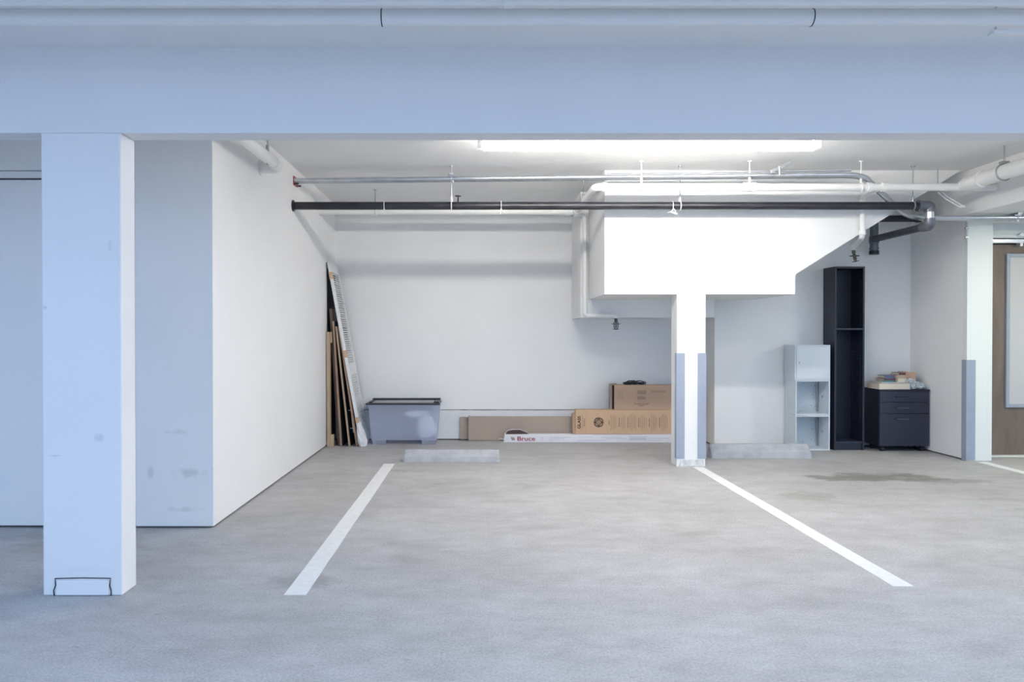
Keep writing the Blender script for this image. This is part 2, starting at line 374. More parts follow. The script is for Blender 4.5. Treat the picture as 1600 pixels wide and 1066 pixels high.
def guard(x, y, dx, t, z0=.075, z1=1.06, fw=.075, sw=.05):
    # L-shaped corner guard: front flange along X, side flange along Y
    x1 = x+dx*fw
    mb = MB().box(min(x-dx*.006,x1), max(x-dx*.006,x1), y-.006, y+.0, z0, z1)
    mb.box(min(x-dx*.006,x), max(x-dx*.006,x), y-.0, y+sw, z0, z1)
    return build('corner_guard', mb, GUARD, t, .002)
t = thing('support_post', 'white square post under the stair enclosure with two grey corner guards', 'post', (1.997, 7.06, 0))
build('post_shaft', MB().box(1.861, 2.133, 6.958, 7.16, .0, 1.631), PAINT, t, .004)
guard(1.861, 6.958, 1, t, z1=1.075); guard(2.133, 6.958, -1, t, z1=1.075)
bm_ = MB().hexa([(1.885,6.94,.0),(2.12,6.94,.0),(2.12,6.97,.0),(1.885,6.97,.0)], [(1.897,6.948,.068),(2.112,6.948,.07),(2.112,6.97,.07),(1.897,6.97,.068)])
build('chipped_base', bm_, CHIP, t, .004)
t = thing('corridor_post', 'white post at the end of the right wall with one grey corner guard', 'post', (4.93, 7.32, 0))
build('post_shaft', MB().box(4.81, 5.015, 7.27, 7.34, .0, 2.385), JAMB, t, .003)
build('jamb_strip', MB().box(5.018, 5.072, 7.285, 7.50, 0, 2.385), JAMB, t, .003)
guard(4.81, 7.27, 1, t, z0=.01, z1=1.0, fw=.085, sw=.07)

# ------------------------------------------------------------------ painted lines
def line(x0, y0, x1, y1, wd, label):
    N = 26; L = []; R = []
    for i in range(N+1):
        u = i/N; x = x0+(x1-x0)*u; y = y0+(y1-y0)*u
        L.append((x-wd/2+random.uniform(-.0015,.0015), y)); R.append((x+wd/2+random.uniform(-.0015,.0015), y))
    v = [(x,y,.002) for x,y in L]+[(x,y,.002) for x,y in R]
    v += [(x,y,.0) for x,y in L]+[(x,y,.0) for x,y in R]; K = N+1
    f = [(i,K+i,K+i+1,i+1) for i in range(N)] + [(i,i+1,2*K+i+1,2*K+i) for i in range(N)] + [(K+i,K+i+1,3*K+i+1,3*K+i) for i in range(N)] + [(0,K,3*K,2*K),(N,K+N,3*K+N,2*K+N)]
    return tag(build('parking_line', MB().add(v, f), LINE), label, 'parking line')
line(-.888, 3.52, -.876, 7.10, .105, 'white painted stall line on the floor left of centre, starting by the left wheel stop')
line(2.10, 3.64, 2.055, 6.925, .10, 'long white painted stall line running forward from the guarded centre post')
line(4.92, 3.7, 4.92, 7.2, .10, 'white painted stall line starting at the foot of the corridor post')

# ------------------------------------------------------------------ wheel stops
def stop(x0, x1, y, h, label, depth=.18, ch=.02):
    pr = [(y,0),(y+.012,h*.46),(y+.085,h),(y+depth-.05,h),(y+depth-.012,h*.46),(y+depth,0)]
    mb = MB(); n_ = 8; rng = random.Random(int(x0*100))
    secs = [x0, x0+ch] + [x0+ch+(x1-x0-2*ch)*i/n_ for i in range(1, n_)] + [x1-ch, x1]
    vs = []
    for i, x in enumerate(secs):
        sq = .0 if 0 < i < len(secs)-1 else .008
        for k, (a, b) in enumerate(pr):
            j = rng.uniform(-.002,.002) if b > 0 else 0
            vs.append((x+(j if b else 0), a+(sq if k < 3 else -sq), max(0, b-sq*1.2+j*.7 if b else 0)))
    m_ = len(pr); fs = [tuple(range(m_)), tuple(range(len(vs)-m_, len(vs)))[::-1]]
    for i in range(len(secs)-1):
        for k in range(m_): fs.append((i*m_+k, i*m_+(k+1)%m_, (i+1)*m_+(k+1)%m_, (i+1)*m_+k))
    mb.add(vs, fs)
    return tag(build('wheel_stop', mb, CONC, bevel=.003), label, 'wheel stop')
stop(-.755, .19, 7.17, .112, 'low grey concrete wheel stop in front of the plastic storage bin')
stop(2.335, 3.345, 7.40, .135, 'grey concrete wheel stop right of the centre post, in front of the white cube shelves')

# ------------------------------------------------------------------ ceiling lamp
t = thing('fluorescent_light', 'long bare fluorescent batten glowing under the ceiling over the stall', 'light', (1.28, 5.6, CZ))
build('lamp_housing', MB().prism([(5.56,2.80),(5.64,2.80),(5.63,2.735),(5.57,2.735)], 'x', -.0, 2.56), PIPEW, t)
build('fluorescent_tube', MB().rod((.03,5.6,2.675), (2.53,5.6,2.675), .030, 20), TUBEM, t)
for x in (-.018, 2.532):
    build('lamp_holder', MB().box(x, x+.05, 5.575, 5.625, 2.66, 2.74).box(x+.01, x+.04, 5.565, 5.635, 2.70, 2.75), PIPEW, t, .004)
t = thing('fluorescent_light', 'added fill batten, unseen under the ceiling close behind the header beam', 'light', (3.03, 4.3, CZ))  # extra lamp added to lift the right bay, out of view
build('lamp_housing', MB().prism([(4.26,2.80),(4.34,2.80),(4.33,2.735),(4.27,2.735)], 'x', 1.75, 4.31), PIPEW, t)  # housing of the added fill batten
build('fluorescent_tube', MB().rod((1.78,4.3,2.675), (4.28,4.3,2.675), .030, 20), FILL_TUBEM, t)  # tube of the added fill batten
for x in (1.732, 4.282):
    build('lamp_holder', MB().box(x, x+.05, 4.275, 4.325, 2.66, 2.74).box(x+.01, x+.04, 4.265, 4.335, 2.70, 2.75), PIPEW, t, .004)  # holders of the added fill batten
t = thing('corridor_ceiling_light', 'square ceiling light under the corridor soffit', 'light', (5.9, 5.9, 2.385))
build('light_tray', MB().box(5.55,6.25,5.75,6.05,2.345,2.385), PIPEW, t)
build('light_diffuser', MB().box(5.57,6.23,5.77,6.03,2.32,2.345), CORRM, t, .005)

# ------------------------------------------------------------------ pipes
def coll(mb, c, axis, r, half):     # collar
    a = Vector(axis)*half; c = Vector(c); return mb.rod(c-a, c+a, r)
# sprinkler main and its branches
H0 = 1.25
t = thing('sprinkler_pipe', 'white sprinkler pipe crossing in front of the stair enclosure and turning back along its side', 'pipe', (1.03, 6.58, 2.50))
mz = 1.316+H0
build('pipe_run', MB().tube([(4.60,6.58,mz),(1.03,6.58,mz),(1.03,7.88,mz),(WX,7.88,mz)], .034, bend=.06), PIPEW, t)
for c, ax in (((1.11,6.58,mz),(1,0,0)), ((1.03,7.80,mz),(0,1,0)), ((.94,7.88,mz),(1,0,0)), ((2.37,6.58,mz),(1,0,0)), ((2.44,6.58,mz),(1,0,0)), ((3.47,6.58,mz),(1,0,0)), ((3.60,6.58,mz),(1,0,0)), ((-1.12,7.88,mz),(1,0,0)), ((-.2,7.88,mz),(1,0,0))):
    build('pipe_coupling', coll(MB(), c, ax, .044, .02), PIPEW, t)
def rod_hanger(x, y, z_pipe, R, label, m=PIPEW, zt=CZ, loopm=None, nut=True):
    h = thing('pipe_hanger', label, 'pipe hanger', (x, y, zt), )
    build('hanger_rod', MB().rod((x,y,zt),(x,y,z_pipe+R), .005, 8), m, h)
    build('hanger_plate', MB().rod((x,y,zt-.01),(x,y,zt), .018, 12), m, h)
    lm = MB().ring((x,y,z_pipe), (1,0,0), R+.004, .0045)
    if nut: lm.rod((x,y,z_pipe+R),(x,y,z_pipe+R+.05), .012, 8)
    build('hanger_loop', lm, loopm or m, h); return h
rod_hanger(1.44, 6.58, mz, .036, 'white rod hanger on the white pipe near its left elbow')
rod_hanger(2.405, 6.58, mz, .036, 'short white rod hanger between the two collars of the white pipe')
rod_hanger(3.40, 6.58, mz, .036, 'white rod hanger on the white pipe beside the bent conduits')
rod_hanger(-1.12, 7.88, mz, .036, 'thin rod hanger on the rear white pipe near the left wall', GALV2)
rod_hanger(1.03, 7.35, mz, .036, 'thin rod hanger on the return leg of the white pipe', GALV2)

def head(parent, x, y, z, up=False, d=(0,0,-1), k=1.5):
    D = Vector(d).normalized(); p = Vector((x,y,z)); sde = D.orthogonal().normalized()
    mb = MB().rod(p, p+D*.022, .012, 10)
    for sgn in (-1, 1):
        q = p+D*.02
        mb.tube([q+sde*sgn*.008, q+sde*sgn*.024+D*.012, q+sde*sgn*.024+D*.045, q+sde*sgn*.006+D*.06], .0035, bend=.008, n_=8)
    mb.rod(p+D*.075, p+D*.08, .022, 14); mb.rod(p+D*.02, p+D*.07, .005, 8)
    mb.ring(p+D*.04, D, .03, .0022, n_=20, m_=6)
    for v in mb.v: v[:] = p + (v-p)*k
    return build('sprinkler_head', mb, BRASS, parent)
t = thing('sprinkler_drop', 'white drop pipe down the side of the stair enclosure with a caged sprinkler head', 'pipe', (1.115, 7.90, 1.435))
build('drop_pipe', MB().tube([(1.0,7.88,mz-.03),(1.13,7.93,mz-.03),(1.13,7.93,1.455),(1.465,7.93,1.455),(1.465,7.93,1.425)], .023, bend=.05), PIPEW, t)
build_each('pipe_collar', [coll(MB(), (1.13,7.93,1.49), (0,0,1), .029, .015), coll(MB(), (1.165,7.93,1.455), (1,0,0), .029, .015)], PIPEW, t)
head(t, 1.465, 7.93, 1.425)
t = thing('sprinkler_drop', 'white drop pipe bending under the sloping edge of the stair enclosure', 'pipe', (3.61, 6.95, 2.15))
build('drop_pipe', MB().tube([(3.575,6.60,mz-.005),(3.575,6.89,mz-.03),(3.575,6.89,2.165),(3.80,7.50,2.14),(3.80,7.50,2.11)], .023, bend=.05), PIPEW, t)
build_each('pipe_collar', [coll(MB(), (3.575,6.89,2.205), (0,0,1), .030, .02), coll(MB(), (3.575,6.89,2.49), (0,0,1), .030, .02)], PIPEW, t)
head(t, 3.80, 7.50, 2.11, d=(.2,0,-1))
t = thing('upright_sprinkler', 'small upright sprinkler standing on the rear white pipe above the black pipe', 'sprinkler', (-.235,7.88,mz+.034))
build('sprinkler_fitting', MB().rod((-.235,7.88,mz+.0), (-.235,7.88,mz+.09), .022), PIPEW, t)
build('deflector', MB().rod((-.235,7.88,mz+.09), (-.235,7.88,mz+.16), .007).rod((-.235,7.88,mz+.16), (-.235,7.88,mz+.168), .032), BRASS, t)
# big pipe on the right
t = thing('large_pipe', 'thick white pipe running forward under the ceiling at the right', 'pipe', (4.30, 3.7, 2.58))
build('pipe_run', MB().tube([(4.30,3.66,2.583),(4.30,6.50,2.583)], .062, n_=24), PIPEW, t)
build('pipe_reducer', MB().tube([(4.30,6.50,2.583),(4.30,6.62,2.575)], [.062,.04], n_=24), PIPEW, t)
build('pipe_coupling', MB().rod((4.30,6.30,2.583),(4.30,6.40,2.583), .074, 24), PIPEW, t)
build('pipe_strap', MB().ring((4.30,6.05,2.583), (0,1,0), .068, .006).rod((4.30,6.05,2.65),(4.30,6.05,CZ), .006, 8).box(4.27,4.33,6.03,6.07,2.65,2.67), GALV2, t)
t = thing('pipe_brace', 'white double strap brace angled below the thick pipe at the right beam', 'bracket', (4.25, 6.85, 2.5))
build('brace_strap', MB().tube([(4.22,6.80,2.565),(4.30,6.80,2.50),(4.42,6.80,2.43)], .007, n_=8).tube([(4.25,6.80,2.575),(4.33,6.80,2.51),(4.45,6.80,2.44)], .007, n_=8)
      .box(4.41,4.47,6.79,6.81,2.42,2.44), PIPEW, t)
build('brace_rod', MB().rod((4.22,6.80,2.56),(4.22,6.80,CZ), .006, 8), GALV2, t)
# left pipe
t = thing('elbowed_pipe', 'white pipe running forward at top left with an elbow into the left wall', 'pipe', (-1.57, 5.0, 2.55))
build('pipe_run', MB().tube([(-1.57,3.66,2.555),(-1.57,5.77,2.555),(WX,5.77,2.555)], .043, bend=.085, n_=22), PIPEW, t)
build('pipe_coupling', MB().rod((-1.57,5.58,2.555),(-1.57,5.64,2.555), .047, 22), PIPEW, t)
build('wall_collar', MB().rod((WX,5.77,2.555),(WX+.008,5.77,2.555), .06, 22), PIPEW, t)
rod_hanger(-1.57, 5.45, 2.555, .045, 'rod hanger holding the elbowed pipe at top left', GALV2)

# overhead pipes above the front aisle
def aisle(y, z, r, joints, label, cps=()):
    t = thing('overhead_pipe', label, 'pipe', (1, y, z-r))
    build('pipe_run', MB().rod((-8.9,y,z),(8.9,y,z), r, 24), PIPEW, t)
    for x in joints: build('joint_seam', MB().rod((x-.002,y,z),(x+.002,y,z), r+.0012, 24), DARK, t)
    for x in cps: build('pipe_coupling', MB().rod((x-.02,y,z),(x+.02,y,z), r+.007, 24), PIPEW, t)
aisle(3.02, 2.546, .034, (-.40, 1.355), 'lowest and thickest of the white pipes across the top edge, with two dark seams')
aisle(2.86, 2.542, .021, (), 'middle white pipe across the top edge, with a small coupling', (.112,))
aisle(2.72, 2.545, .022, (), 'uppermost white pipe, just cut by the top edge of the view')
t = thing('pipe_clip', 'small white clip hanging beside the top right pipe', 'bracket', (2.17,3.0,2.5))
build('clip_body', MB().box(2.13,2.30,3.06,3.10,2.50,2.515).rod((2.15,3.08,2.515),(2.15,3.08,2.62), .005, 8), PIPEW, t, .004)

# black drain pipe
t = thing('black_drain_pipe', 'long black drain pipe crossing the bay, with grey elbows at its right end', 'pipe', (WX, 6.77, 2.40))
bz = 1.183+H0; R = .036
build('pipe_run', MB().rod((WX,6.77,bz),(4.06,6.77,bz), R, 24), BLKPIPE, t)
build('wall_collar', MB().rod((WX,6.77,bz),(WX+.012,6.77,bz), .052, 24), BLKPIPE, t)
ez = 1.012+H0
build('elbow', MB().tube([(4.03,6.77,bz),(4.13,6.77,bz),(4.13,6.77,bz-.058)], .047, bend=.055, n_=24).rod((4.02,6.77,bz),(4.04,6.77,bz), .052, 24), ELB, t)
build('pipe_nipple', MB().rod((4.13,6.77,bz-.05),(4.13,6.77,ez+.05), .038, 24), GALV, t)
build('elbow', MB().tube([(4.13,6.77,ez+.055),(4.13,6.77,ez-.012),(4.135,6.88,ez-.008)], .047, bend=.055, n_=24), ELB, t)
build('return_run', MB().rod((4.135,6.86,ez-.01),(4.30,8.05,ez+.03), R, 24), BLKPIPE, t)
sk = build('stack', MB().rod((4.305,8.05,.91+H0),(4.305,8.05,1.267+H0), .042, 24), ELB, t)
build_each('stack_collar', [MB().rod((4.305,8.05,1.0+H0),(4.305,8.05,1.07+H0), .05, 24), MB().rod((4.305,8.05,.93+H0),(4.305,8.05,.95+H0), .048, 24)], ELB, sk)
build('stack_cap', MB().rod((4.305,8.05,.875+H0),(4.305,8.05,.915+H0), .052, 8), BLKP, t)
build('upper_branch', MB().rod((4.28,8.05,1.267+H0),(4.78,8.05,1.267+H0), R, 24).rod((4.76,8.05,1.267+H0),(4.81,8.05,1.267+H0), R+.006, 24), BLKPIPE, t)
rod_hanger(1.837, 6.77, bz, .037, 'rod hanger on the black pipe in front of the stair enclosure', GALV2, loopm=PIPEW)
rod_hanger(3.975, 6.77, bz, .037, 'rod hanger at the right end of the black pipe beside the elbow', GALV2)
rod_hanger(-.262, 6.77, bz, .037, 'rod hanger on the black pipe left of centre, passing the conduits', GALV, loopm=PIPEW)
def tie(x, s, label):
    mb = MB().ring((x,6.77,bz), (1,0,0), R+.004, .0035).tube([(x,6.735,bz-.03),(x-.01*s,6.73,bz-.06),(x-.035*s,6.73,bz-.07)], .004, n_=6)
    mb.tube([(x,6.735,bz-.03),(x+.012*s,6.725,bz-.055),(x+.004*s,6.72,bz-.085)], .004, n_=6)
    if s > 1: mb.rod((x-.03,6.725,bz-.062),(x+.03,6.725,bz-.082), .009, 8)
    tag(build('cable_tie', mb, PIPEW, origin=(x,6.77,bz)), label, 'cable tie')
tie(-.877, 1, 'white cable tie round the black pipe, nearest the left wall')
tie(.194, -1, 'white cable tie round the black pipe near the middle of the bay')
tie(1.766, 1.6, 'white cable tie with a lumpy knot on the black pipe before the stair enclosure')

# conduits
def conduit(pts, r, label, bend=.12):
    mb = MB().tube(pts, r, bend=bend, n_=14)
    return tag(build('metal_conduit', mb, GALV, origin=pts[0]), label, 'conduit')
conduit([(WX,6.80,2.672),(3.30,6.54,2.672),(3.44,6.55,2.65),(3.56,6.66,2.575),(3.95,6.88,2.372),(4.12,6.90,2.345),(6.5,6.90,2.345)], .020, 'front silver conduit of the pair, bending down past the black elbow to the corridor')
conduit([(WX,6.88,2.676),(3.32,6.62,2.676),(3.50,6.66,2.655),(3.66,6.75,2.575),(3.98,6.95,2.398),(4.12,6.98,2.348),(6.5,6.98,2.342)], .020, 'rear silver conduit of the pair, lying beside the front one')
conduit([(1.15,6.67,2.712),(3.30,6.56,2.712)], .011, 'thin silver conduit lying above the pair over the stair enclosure')
conduit([(1.20,6.915,2.735),(3.30,6.915,2.735)], .010, 'thin silver conduit running close against the stair enclosure face')
t = thing('wall_bracket', 'small reddish bracket where the conduits enter the left wall', 'bracket', (WX,6.84,2.66))
build('bracket_plate', MB().box(WX,WX+.012,6.78,6.91,2.63,2.71), RED, t)
build('bracket_bolt', MB().rod((WX+.01,6.79,2.64),(WX+.05,6.79,2.64), .008, 8).rod((WX+.01,6.90,2.64),(WX+.045,6.90,2.64), .008, 8), BLKP, t)
def clamp(x, y, z, label, n=2):
    t = thing('conduit_clamp', label, 'clamp', (x,y,z))
    build('strut_bar', MB().box(x-.02,x+.02,y-.05,y+.13,z+.022,z+.045), GALV2, t, .002)
    build('clamp_strap', MB().ring((x,y,z), (1,0,0), .02, .004).ring((x,y+.08,z), (1,0,0), .02, .004).rod((x-.03,y-.02,z+.02),(x+.03,y-.02,z+.02), .007, 8).rod((x+.015,y,z-.04),(x+.015,y,z+.0), .009, 8), GALV, t)
    build('strut_rod', MB().rod((x,y+.04,z+.03),(x,y+.04,CZ if z > 2.5 else 2.385), .005, 8), GALV2, t)
clamp(-.262, 6.725, 2.672, 'bolted clamp on the conduits left of centre')
clamp(5.02, 6.90, 2.345, 'bolted clamp holding the conduits under the corridor soffit')
t = thing('strut_bracket', 'angled steel strut bracket over the conduits above the stair enclosure', 'bracket', (2.65,6.6,2.70))
build('strut_arm', MB().box(2.56,2.76,6.50,6.54,2.715,2.745, Matrix.Rotation(-.45,3,'Y')), GALV2, t, .003)
build('strut_bolt', MB().rod((2.64,6.50,2.64),(2.64,6.50,2.73), .012, 8).box(2.60,2.68,6.47,6.53,2.642,2.655), GALV2, t)
t = thing('wall_clip', 'small metal clip high on the right wall beside the corridor post', 'bracket', (4.80,7.28,2.2))
build('clip_rod', MB().rod((4.785,7.25,2.17),(4.785,7.25,2.385), .005, 8).box(4.775,4.81,7.245,7.262,2.20,2.215).box(4.775,4.81,7.245,7.262,2.29,2.305), GALV2, t)

# ------------------------------------------------------------------ boards and louvred door leaning in the left corner
def lean(xb, xt, h, thick, y0, y1):           # a board whose foot stands at xb and whose head leans to xt
    a = math.atan2(xb-xt, h); cx, sz = thick*math.cos(a), thick*math.sin(a)
    def sec(y): return [(xb,y,0),(xb+cx,y,sz),(xt+cx,y,h+sz),(xt,y,h)]
    s0, s1 = sec(y0), sec(y1)
    return MB().add(s0+s1, [(0,1,2,3),(7,6,5,4),(0,4,5,1),(1,5,6,2),(2,6,7,3),(3,7,4,0)])
pine = tag(build('pine_board', lean(-1.708,-1.713,1.28,.040,8.20,8.26), WOODP, bevel=.002), 'narrow pale pine board standing upright against the left wall', 'board')
build('foot_block', MB().box(-1.668,-1.635,8.20,8.26,0,.13), WOODP, pine); build('head_block', MB().box(-1.668,-1.652,8.20,8.26,1.16,1.28), WOODP, pine)
tag(build('dark_board', lean(-1.60,-1.695,1.54,.030,8.27,8.62), WOODD, bevel=.002), 'tallest dark brown board leaning between the pine board and the reddish panels', 'board')
wb = tag(build('wood_board', lean(-1.562,-1.648,1.40,.020,8.21,8.62), WOODT, bevel=.002), 'thick reddish brown board with worn edge, next to the dark board', 'board')
p1 = tag(build('cupboard_panel', lean(-1.468,-1.615,1.34,.018,8.21,8.62), WOODP, bevel=.002), 'thin tan cupboard panel with a metal bar handle, leaning in the corner', 'panel')
build('bar_handle', MB().tube([(-1.475,8.24,.40),(-1.445,8.24,.40),(-1.418,8.24,.15)], .004, n_=8).rod((-1.423,8.24,.20),(-1.455,8.24,.20), .004, 8), ALU, p1)
p2 = tag(build('cupboard_panel', lean(-1.385,-1.585,1.33,.022,8.21,8.62), WOODT, bevel=.002), 'reddish tan panel leaning nearest to the white louvred door', 'panel')

tag(build('shade_panel', MB().box(-1.719,-1.709,8.268,8.70,0,1.99), DARK, bevel=.001), 'added thin black panel standing in for shade on the left wall behind the leaning boards', 'board')  # black sheet put in for the shade on the wall behind the boards
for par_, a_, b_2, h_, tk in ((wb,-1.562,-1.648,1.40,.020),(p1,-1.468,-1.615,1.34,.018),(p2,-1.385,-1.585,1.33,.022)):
    build('shade_face', lean(a_+tk+.0005, b_2+tk+.0005, h_, .002, 8.232, 8.615), DARK, par_)  # deep shade between the boards, added as thin black slabs
t = thing('louvred_door', 'tall white louvred closet door leaning against the left wall', 'door', (-1.34, 8.42, 0))
xb, xt, hh, th = -1.335, -1.705, 2.06, .032
ang = math.atan2(xb-xt, hh); L = math.hypot(hh, xb-xt)
ux = Vector((-math.sin(ang),0,math.cos(ang))); nx = Vector((math.cos(ang),0,math.sin(ang)))
def leanbox(mb, s0, s1, y0, y1, n0, n1, tilt=0):
    o = Vector((xb,0,0)); pts = []
    for s_ in (s0, s1):
        for (nn, yy) in ((n0,y0),(n1,y0),(n1,y1),(n0,y1)):
            p = o + ux*(s_ + tilt*(nn-(n0+n1)/2)) + nx*nn; p.y = yy; pts.append(p)
    return mb.add(pts, [(3,2,1,0),(4,5,6,7),(0,1,5,4),(1,2,6,5),(2,3,7,6),(3,0,4,7)])
y0, y1 = 8.20, 8.66
fr = MB(); leanbox(fr,0,L,y0,y0+.05,0,th); leanbox(fr,0,L,y1-.05,y1,0,th)
for a, b in ((0,.16),(.80,.93),(L-.12,L)): leanbox(fr, a, b, y0+.05, y1-.05, 0, th)
build('door_frame', fr, DOORW, t, .002)
lv = MB()
for a, b in ((.16,.80),(.93,L-.12)):
    n_ = int((b-a)/.026)
    for i in range(n_):
        c = a+(i+.5)*(b-a)/n_; leanbox(lv, c-.004, c+.004, y0+.05, y1-.05, .002, th-.002, tilt=-.75)
o = build('louvre_slats', lv, DOORW, t)
for s_ in (L*.93, L*.40+.22, .30):
    mb = MB(); leanbox(mb, s_-.05, s_+.03, y0-.003, y0+.03, -.003, th+.003); build('cardboard_protector', mb, BOXT, t)
mb = MB(); rng = random.Random(3)
ringz = [(.27,.026,.06),(.20,.032,.075),(.12,.05,.09),(.06,.058,.09),(.012,.04,.085),(.0,.032,.075)]
vs = []; K = 16
for s_, rx, ry in ringz:
    c = Vector((xb,8.26,0)) + ux*s_ + nx*(th/2+.004)
    for k in range(K):
        a = 2*PI*k/K; j = 1+rng.uniform(-.16,.16)
        vs.append((c.x+rx*math.cos(a)*j, c.y+ry*math.sin(a)*j-.005, max(.0, c.z+rng.uniform(-.008,.008) if s_ > .02 else .002)))
fs = [(i*K+k, i*K+(k+1)%K, (i+1)*K+(k+1)%K, (i+1)*K+k) for i in range(len(ringz)-1) for k in range(K)] + [tuple(range(K)), tuple(range(5*K,6*K))]
tag(build('plastic_bag', mb.add(vs, fs, False), PLAST), 'crumpled white plastic bag wrapped round the foot of the louvred door', 'bag')

# ------------------------------------------------------------------ plastic storage bin
t = thing('storage_bin', 'translucent blue plastic storage bin with black lid by the rear wall', 'storage bin', (-.875, 8.53, 0))
bx0, bx1, by0, by1, bh = -1.265, -.465, 8.33, 8.69, .455
tp = .035
def tub(i, z0, z1):
    def rect(f, z): k = tp*(1-f)+i; return [(bx0+k,by0+k*.7,z),(bx1-k,by0+k*.7,z),(bx1-k,by1-k*.7,z),(bx0+k,by1-k*.7,z)]
    return rect(z0/bh, z0), rect(z1/bh, z1)
mb = MB(); a, b_ = tub(0, .05, bh); c, d = tub(.006, .056, bh)
mb.add(a+b_, [(3,2,1,0),(0,1,5,4),(1,2,6,5),(2,3,7,6),(3,0,4,7)])
build('tub', mb, BINM, t)
mb = MB()
for x0 in (bx0+tp+.004, bx1-tp-.164):
    mb.hexa([(x0+.004,by0+tp*.7-.002,0),(x0+.156,by0+tp*.7-.002,0),(x0+.156,by1-.03,0),(x0+.004,by1-.03,0)], [(x0,by0+tp*.6,.052),(x0+.16,by0+tp*.6,.052),(x0+.16,by1-.03,.052),(x0,by1-.03,.052)])
build('tub_foot', mb, BINM, t, .004)
mb = MB()
for x in (bx0+.175, bx1-.19): mb.add([(x,by0+.022,.06),(x+.006,by0+.022,.06),(x+.008,by0-.004,bh-.03),(x+.002,by0-.004,bh-.03), (x,by0+.03,.06),(x+.006,by0+.03,.06),(x+.008,by0+.004,bh-.03),(x+.002,by0+.004,bh-.03)], [(0,1,2,3),(4,7,6,5),(0,4,5,1),(1,5,6,2),(2,6,7,3),(3,7,4,0)])
mb.box(bx0-.004,bx1+.004,by0-.006,by0+.003,bh-.012,bh)
build('tub_rib', mb, BINM, t)
mb = MB().box(bx0-.03,bx1+.012,by0-.02,by1+.02,bh,bh+.016)
mb.box(bx0-.0,bx1-.0,by1-.03,by1+.012,bh+.016,bh+.045).box(bx1-.06,bx1+.0,by0+.05,by1,bh+.016,bh+.03).box(bx0+.0,bx0+.03,by0+.05,by1,bh+.016,bh+.03)
build('lid', mb, BLKP, t, .004)
tag(build('grey_lid_sheet', MB().box(bx0+.04,bx1-.07,by0+.03,by1-.04,bh+.0165,bh+.026), mat('grey_plastic', (.32,.33,.35), .3), bevel=.003), 'flat shiny grey sheet lying on the black bin lid', 'sheet')
tag(build('plastic_bag', crumple(MB(), (-.62,8.43,.19), (.11,.06,.125), .22, 4, flat=.06), PLAST), 'white bag inside the right half of the blue storage bin', 'bag')
tag(build('plastic_bag', crumple(MB(), (-.72,8.39,.345), (.12,.025,.035), .5, 9), PLAST), 'thin crumpled white wrapping near the top inside the storage bin', 'bag')

# ------------------------------------------------------------------ cartons along the rear wall
tag(build('flat_carton', MB().box(-.235,1.2,8.69,8.722,.012,.272), BOXM, bevel=.002), 'rearmost flat brown carton against the footing, showing only its left end', 'box')
fc = tag(build('flat_carton', MB().box(-.12,1.60,8.635,8.688,.004,.285), BOXM, bevel=.002), 'long flat grey-brown carton behind the printed white carton', 'box')
build('end_flap', MB().box(-.135,-.118,8.632,8.69,.0,.292).box(-.128,-.112,8.628,8.634,.22,.26), BOXM, fc)
wc = tag(build('flooring_carton', MB().hexa([(.27,8.50,.0),(2.45,8.50,.0),(2.45,8.62,0),(.29,8.62,0)], [(.285,8.50,.095),(2.45,8.50,.098),(2.45,8.62,.098),(.30,8.62,.095)]), BOXW, bevel=.006), 'long low white printed carton lying on the floor along the rear wall', 'box')
text('printed_word', 'Bruce', .08, (.535,8.4965,.047), wc, REDI, width=.205, height=.05, bold=.0009)
mb = MB().prism([(.352,.066),(.40,.058),(.405,.03),(.37,.024),(.362,.045)], 'y', 8.4975, 8.4995); build('printed_mark', mb, mat('mark_grey', (.32,.28,.29), .6), wc)
mb = MB(); rng = random.Random(5)
for x0, x1, z in ((.70,.73,.06),(.70,.73,.045),(.70,.73,.03),(.80,1.05,.062),(.80,.98,.047),(.80,.92,.03),(1.13,1.3,.065),(1.13,1.45,.028),(1.40,1.65,.062),(1.45,1.7,.045),(1.72,1.95,.07),(1.72,2.2,.05),(1.72,2.1,.03),(2.28,2.43,.062),(2.28,2.43,.034)):
    mb.box(x0, x1, 8.498, 8.4995, z-.0035, z+.0035)
mb.box(1.73,1.92,8.4982,8.4995,.028,.062)
build('fine_print', mb, INKG, wc)
mb = MB().add([(.30,8.52,.094),(.56,8.52,.10),(.56,8.615,.10),(.30,8.615,.094),(.32,8.53,.125),(.47,8.53,.137),(.46,8.61,.137),(.33,8.61,.125)], [(3,2,1,0),(4,5,6,7),(0,1,5,4),(1,2,6,5),(2,3,7,6),(3,0,4,7)])
build('torn_opening', mb, mat('dark_brown_tear', (.06,.04,.035), .8), wc)
mb = MB().tube([(.285,8.55,.09),(.32,8.55,.132),(.37,8.55,.146),(.47,8.55,.144),(.56,8.55,.108)], .004, n_=6)
mb.tube([(.28,8.51,.04),(.225,8.50,.045),(.215,8.50,.02),(.25,8.50,.004),(.285,8.50,.01)], .004, n_=6)
build('torn_wrap', mb, PLAST, wc)
